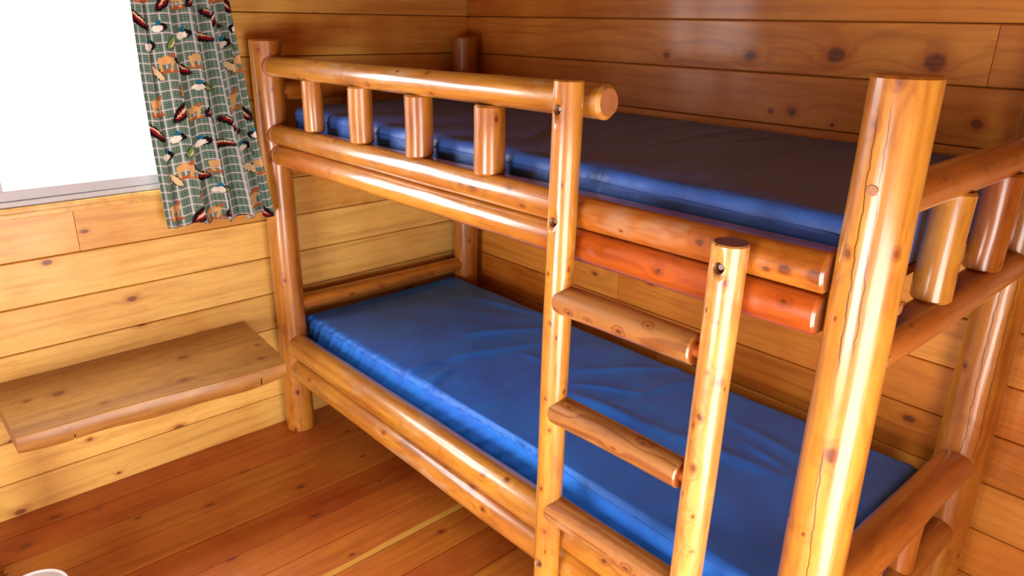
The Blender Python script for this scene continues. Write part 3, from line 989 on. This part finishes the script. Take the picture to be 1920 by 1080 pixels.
RIDGES_UP = [
    ((1.253, -0.442), (1.192, 0.039), 0.012, 0.004),
    ((1.423, -0.589), (1.39, -0.066), 0.014, 0.005),
    ((1.488, -0.432), (1.551, -0.114), 0.012, 0.004),
    ((1.156, -0.488), (1.063, -0.1), 0.012, 0.004),
    ((1.178, -0.738), (1.007, -0.508), 0.012, 0.004),
    ((1.196, -0.828), (1.105, -0.647), 0.012, 0.004),
    ((1.459, -0.844), (1.712, -0.804), 0.03, 0.005),
    ((1.712, -0.804), (1.997, -0.842), 0.035, 0.006),
]


def disp_low(p, nr):
    d = 0.0
    if nr.z > 0.2:
        for a, b, w, k in RIDGES:
            d += 1.7 * k * seg_ridge(p.x, p.y, a, b, w * 0.85)
        d += -0.010 * math.exp(-((p.x - 1.2) ** 2 / 0.5 + (p.y + 0.5) ** 2 / 0.06))
        d += 0.0016 * math.sin(p.x * 19 + 3 * math.sin(p.y * 9)) * math.sin(p.y * 13 + 1.3)
    if nr.y < -0.2:
        lean = (p.x * 1.0 + (0.47 - p.z) * (0.55 if p.x < 0.75 else 1.3))
        amp = 0.0042 * math.exp(-((p.x - 0.25) / 0.28) ** 2) + 0.0022 * math.exp(-((p.x - 1.05) / 0.35) ** 2) + 0.0008
        d += amp * (math.sin(lean * 150) + 0.7 * math.sin(lean * 83 + 1.0)) * min(1.0, (0.47 - p.z) / 0.03 + 0.25)
        d += -0.020 * math.exp(-((p.x - 1.35) / 0.5) ** 2)
    return d


def disp_up(p, nr):
    d = 0.0
    if nr.z > 0.2:
        for a, b, w, k in RIDGES_UP:
            d += k * seg_ridge(p.x, p.y, a, b, w)
        d += 0.004 * math.exp(-((p.y + 0.45) / 0.22) ** 2)
        d += 0.0010 * math.sin(p.x * 17 + 2 * math.sin(p.y * 8)) * math.sin(p.y * 11)
    if nr.x > 0.3:
        d -= 0.02 * min(1.0, max(0.0, (p.y + 0.20) / 0.05)) * nr.x
    if nr.y < -0.2:
        d += 0.0014 * (math.sin(p.x * 61 + 20 * p.z) * 0.5 + math.sin(p.x * 23 + 1.0) * 0.6)
        d += 0.003 * (seg_ridge(p.x, p.z, (1.18, 1.24), (1.26, 1.16), 0.012) + seg_ridge(p.x, p.z, (1.14, 1.25), (1.17, 1.16), 0.01)
                      + seg_ridge(p.x, p.z, (1.30, 1.25), (1.36, 1.15), 0.014) + seg_ridge(p.x, p.z, (1.42, 1.25), (1.45, 1.15), 0.012))
    return d


mlow = mattress('mattress', (0.076, -0.876, 0.3185), (2.064, -0.146, 0.468), 0.020, M['blue_low'], disp_low)
tag(mlow, 'rumpled bright blue mattress on the lower bunk', 'mattress')
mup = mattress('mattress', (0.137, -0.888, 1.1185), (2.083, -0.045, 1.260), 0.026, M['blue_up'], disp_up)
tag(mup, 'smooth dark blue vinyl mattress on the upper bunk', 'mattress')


def tube(name, pts, r, parent, mat, nseg=8):
    verts, faces = [], []
    pts = [Vector(q) for q in pts]
    for i, q in enumerate(pts):
        t = (pts[min(i + 1, len(pts) - 1)] - pts[max(i - 1, 0)]).normalized()
        up = Vector((0, 0, 1)) if abs(t.z) < 0.9 else Vector((1, 0, 0))
        a = up.cross(t).normalized()
        b = t.cross(a)
        for k in range(nseg):
            an = 2 * math.pi * k / nseg
            verts.append(tuple(q + a * r * math.cos(an) + b * r * math.sin(an)))
    for i in range(len(pts) - 1):
        for k in range(nseg):
            k2 = (k + 1) % nseg
            faces.append((i * nseg + k, i * nseg + k2, (i + 1) * nseg + k2, (i + 1) * nseg + k))
    faces += [tuple(range(nseg))[::-1], tuple(range((len(pts) - 1) * nseg, len(pts) * nseg))]
    return mesh_obj(name, verts, faces, [mat], parent, Matrix.Identity(4), None, True)


tube('seam', [(0.165 + i * (2.055 - 0.165) / 60, -0.8888 + 0.0008 * math.sin(i * 1.7), 1.2305 + 0.001 * math.sin(i * 0.9)) for i in range(61)], 0.0016, mup, M['blue_up'])
tube('seam', [(0.10 + i * (2.04 - 0.10) / 80, 0.0005 - 0.876 + 0.020 * math.exp(-((0.10 + i * 1.94 / 80 - 1.35) / 0.5) ** 2), 0.4485) for i in range(81)], 0.0014, mlow, M['blue_low'])
tube('piping', [(2.0625, -0.85 + i * 0.69 / 20, 0.4625) for i in range(21)], 0.0035, mlow, M['piping'])

# ------------------------------------------------------------------ wall shelf (half log plank)
SH = []
ns, nc = 40, 14
verts, faces, mi = [], [], []
for i in range(ns + 1):
    t = i / ns
    y = -1.887 + t * (-1.118 + 1.887)
    xf = 0.381 + t * 0.052 + 0.004 * math.sin(9 * t + 1)
    th = 0.060 + 0.010 * math.sin(math.pi * t) + 0.003 * math.sin(17 * t)
    ze = 0.472
    yo = 0.0
    prof = [(0.002, ze)] + [(xf * q, ze) for q in (0.2, 0.4, 0.6, 0.8, 0.95)] + [(xf - 0.004, ze), (xf + 0.001, ze - 0.004)]
    prof += [(xf + 0.010 * math.sin(q * 2.4) - 0.012 * q * q, ze - 0.004 - (th - 0.010) * q) for q in (0.2, 0.4, 0.6, 0.8, 1.0)]
    prof += [(xf - 0.030, ze - th), (xf * 0.6, ze - th - 0.004), (0.002, ze - th - 0.004)]
    for (px, pz) in prof:
        yy = y
        if i == ns:                               # the far end is cut at a slight angle and eased at the front corner
            yy = y + 0.030 * (1 - px / xf) - 0.012 * max(0, px / xf - 0.8) / 0.2
        elif i > ns - 6:
            yy = y + 0.030 * (1 - px / xf) * (i - ns + 6) / 6
        verts.append((px, yy, pz))
    npf = len(prof)
for i in range(ns):
    for k in range(npf):
        k2 = (k + 1) % npf
        faces.append((i * npf + k, (i + 1) * npf + k, (i + 1) * npf + k2, i * npf + k2))
        mi.append(0)
faces.append(tuple(range(npf)))
mi.append(1)
faces.append(tuple(range(ns * npf, (ns + 1) * npf))[::-1])
mi.append(1)
org = Vector((0.2, -1.5, 0.44))
shelf_m = wood('half_log_shelf', (0.44, 0.22, 0.05, 1), (0.29, 0.12, 0.022, 1), 'Z', rand_knots=0.0, ring_freq=70, ring_amt=0.22,
               knots=[(0.1411, -0.032, 0.0769, 0.0151), (-0.0269, -0.032, 0.1293, 0.0143), (0.1487, -0.032, 0.3236, 0.0107), (-0.0111, -0.032, -0.2407, 0.0161), (-0.0203, -0.032, -0.3218, 0.0094), (0.0394, -0.032, 0.3597, 0.0093), (0.1367, -0.032, -0.1532, 0.0094)], rough=0.4, coat=0.25)
# local frame with Z along the length of the shelf
ms = Matrix(((1, 0, 0), (0, 0, 1), (0, -1, 0))).to_4x4()
ms.translation = org
inv = ms.inverted()
verts = [tuple(inv @ Vector(v)) for v in verts]
shelf = mesh_obj('wall_shelf', verts, faces, [shelf_m, M['end']], None, ms, mi, True, 32)
bmx = bmesh.new()
bmx.from_mesh(shelf.data)
bmesh.ops.recalc_face_normals(bmx, faces=bmx.faces[:])
bmx.to_mesh(shelf.data)
bmx.free()
setcol(shelf, 0.35, 0.55)
tag(shelf, 'thick half-log shelf plank fixed to the wall below the window', 'shelf')
cs = []
for (ky, kz0, kz1) in ((-1.752, 0.395, 0.432), (-1.218, 0.395, 0.445)):
    c = box('cutter', (0.34, ky - 0.0022, kz0), (0.50, ky + 0.0022, kz1), None, M['piping'])
    c.data.materials.clear()
    c.data.materials.append(shelf_m)
    c.data.materials.append(M['piping'])
    for pl in c.data.polygons:
        pl.material_index = 1
    cs.append(c)
cut(shelf, cs)

# ------------------------------------------------------------------ curtain
nu, nv = 170, 70
verts, faces, uvs = [], [], []
ZT = 1.93
for j in range(nv + 1):
    tv = j / nv                                    # 0 top .. 1 hem
    for i in range(nu + 1):
        tu = i / nu
        yl = -1.330 - 0.012 * math.sin(tv * 3.0)
        yr = -1.045 + 0.062 * tv ** 1.5
        # the left part hangs flat, the right part is gathered into folds
        y = yl + (yr - yl) * (tu ** 0.92)
        amp = (0.008 + 0.019 * tu) * (0.65 + 0.5 * tv)
        fold = amp * math.sin(2 * math.pi * (4.6 * tu ** 1.25) + 0.7 + 0.9 * tv) + amp * 0.45 * math.sin(2 * math.pi * 9.7 * tu + 2.2 * tv + 1.0)
        xx = 0.062 + 0.078 * tu * tv ** 1.3 + fold + 0.004
        zz = ZT + (0.888 - ZT) * tv + tv * 0.010 * math.sin(2 * math.pi * 4.6 * tu ** 1.25 + 2.6) * (0.3 + tu) + tv * 0.012 * tu
        y += amp * 0.6 * math.cos(2 * math.pi * 4.6 * tu ** 1.25 + 0.7)
        verts.append((max(0.014, xx), y, zz))
        uvs.append((tu * 0.435, 1.02 - tv * 1.04))
for j in range(nv):
    for i in range(nu):
        a = j * (nu + 1) + i
        faces.append((a, a + nu + 1, a + nu + 2, a + 1))
cur = empty('curtain', (0.06, -1.16, 0.888))
WM[cur.name] = Matrix.Translation(cur.location)
tag(cur, 'green plaid curtain printed with canoes and wildlife beside the window', 'curtain')
cp = mesh_obj('curtain_panel', verts, faces, [M['curtain']], cur, Matrix.Identity(4), None, True)
uvl = cp.data.uv_layers.new(name='UVMap')
for lp in cp.data.loops:
    uvl.data[lp.index].uv = uvs[lp.vertex_index]
sd = cp.modifiers.new('thickness', 'SOLIDIFY')
sd.thickness = 0.0015
cyl('curtain_rod', (0.06, -2.45, ZT - 0.005), (0.06, -0.96, ZT - 0.005), 0.007, cur, M['steel'], 14)
for by in (-2.40, -1.0):
    box('rod_bracket', (0.0, by - 0.01, ZT - 0.03), (0.062, by + 0.01, ZT + 0.015), cur, M['steel'], 0.002)

# ------------------------------------------------------------------ things at the lower left edge of the frame
cx, cy = 0.553, -1.943
prof = [(0.0, 0.0), (0.068, 0.0), (0.071, 0.004), (0.078, 0.085), (0.084, 0.086), (0.085, 0.098), (0.0825, 0.102), (0.0785, 0.1005), (0.076, 0.0985), (0.05, 0.1), (0.0, 0.1)]
verts, faces = [], []
NS = 48
for (pr, pz) in prof[1:-1]:
    for k in range(NS):
        a = 2 * math.pi * k / NS
        verts.append((cx + pr * math.cos(a), cy + pr * math.sin(a), pz))
nrg = len(prof) - 2
for i in range(nrg - 1):
    for k in range(NS):
        k2 = (k + 1) % NS
        faces.append((i * NS + k, i * NS + k2, (i + 1) * NS + k2, (i + 1) * NS + k))
faces += [tuple(range(NS))[::-1], tuple(range((nrg - 1) * NS, nrg * NS))]
pail = mesh_obj('tub', verts, faces, [M['white']], None, Matrix.Identity(4), None, True, 40)
tag(pail, 'round white plastic tub on the floor at the lower left edge', 'tub')
lp_ = log('log_leg', (0.255, -2.022, 0), (0.255, -2.022, 0.42), 0.040, 0.040, None, M['log'], seed=80, tint=0.0, bri=0.6)
tag(lp_, 'yellow log leg standing at the far lower left corner', 'log leg')
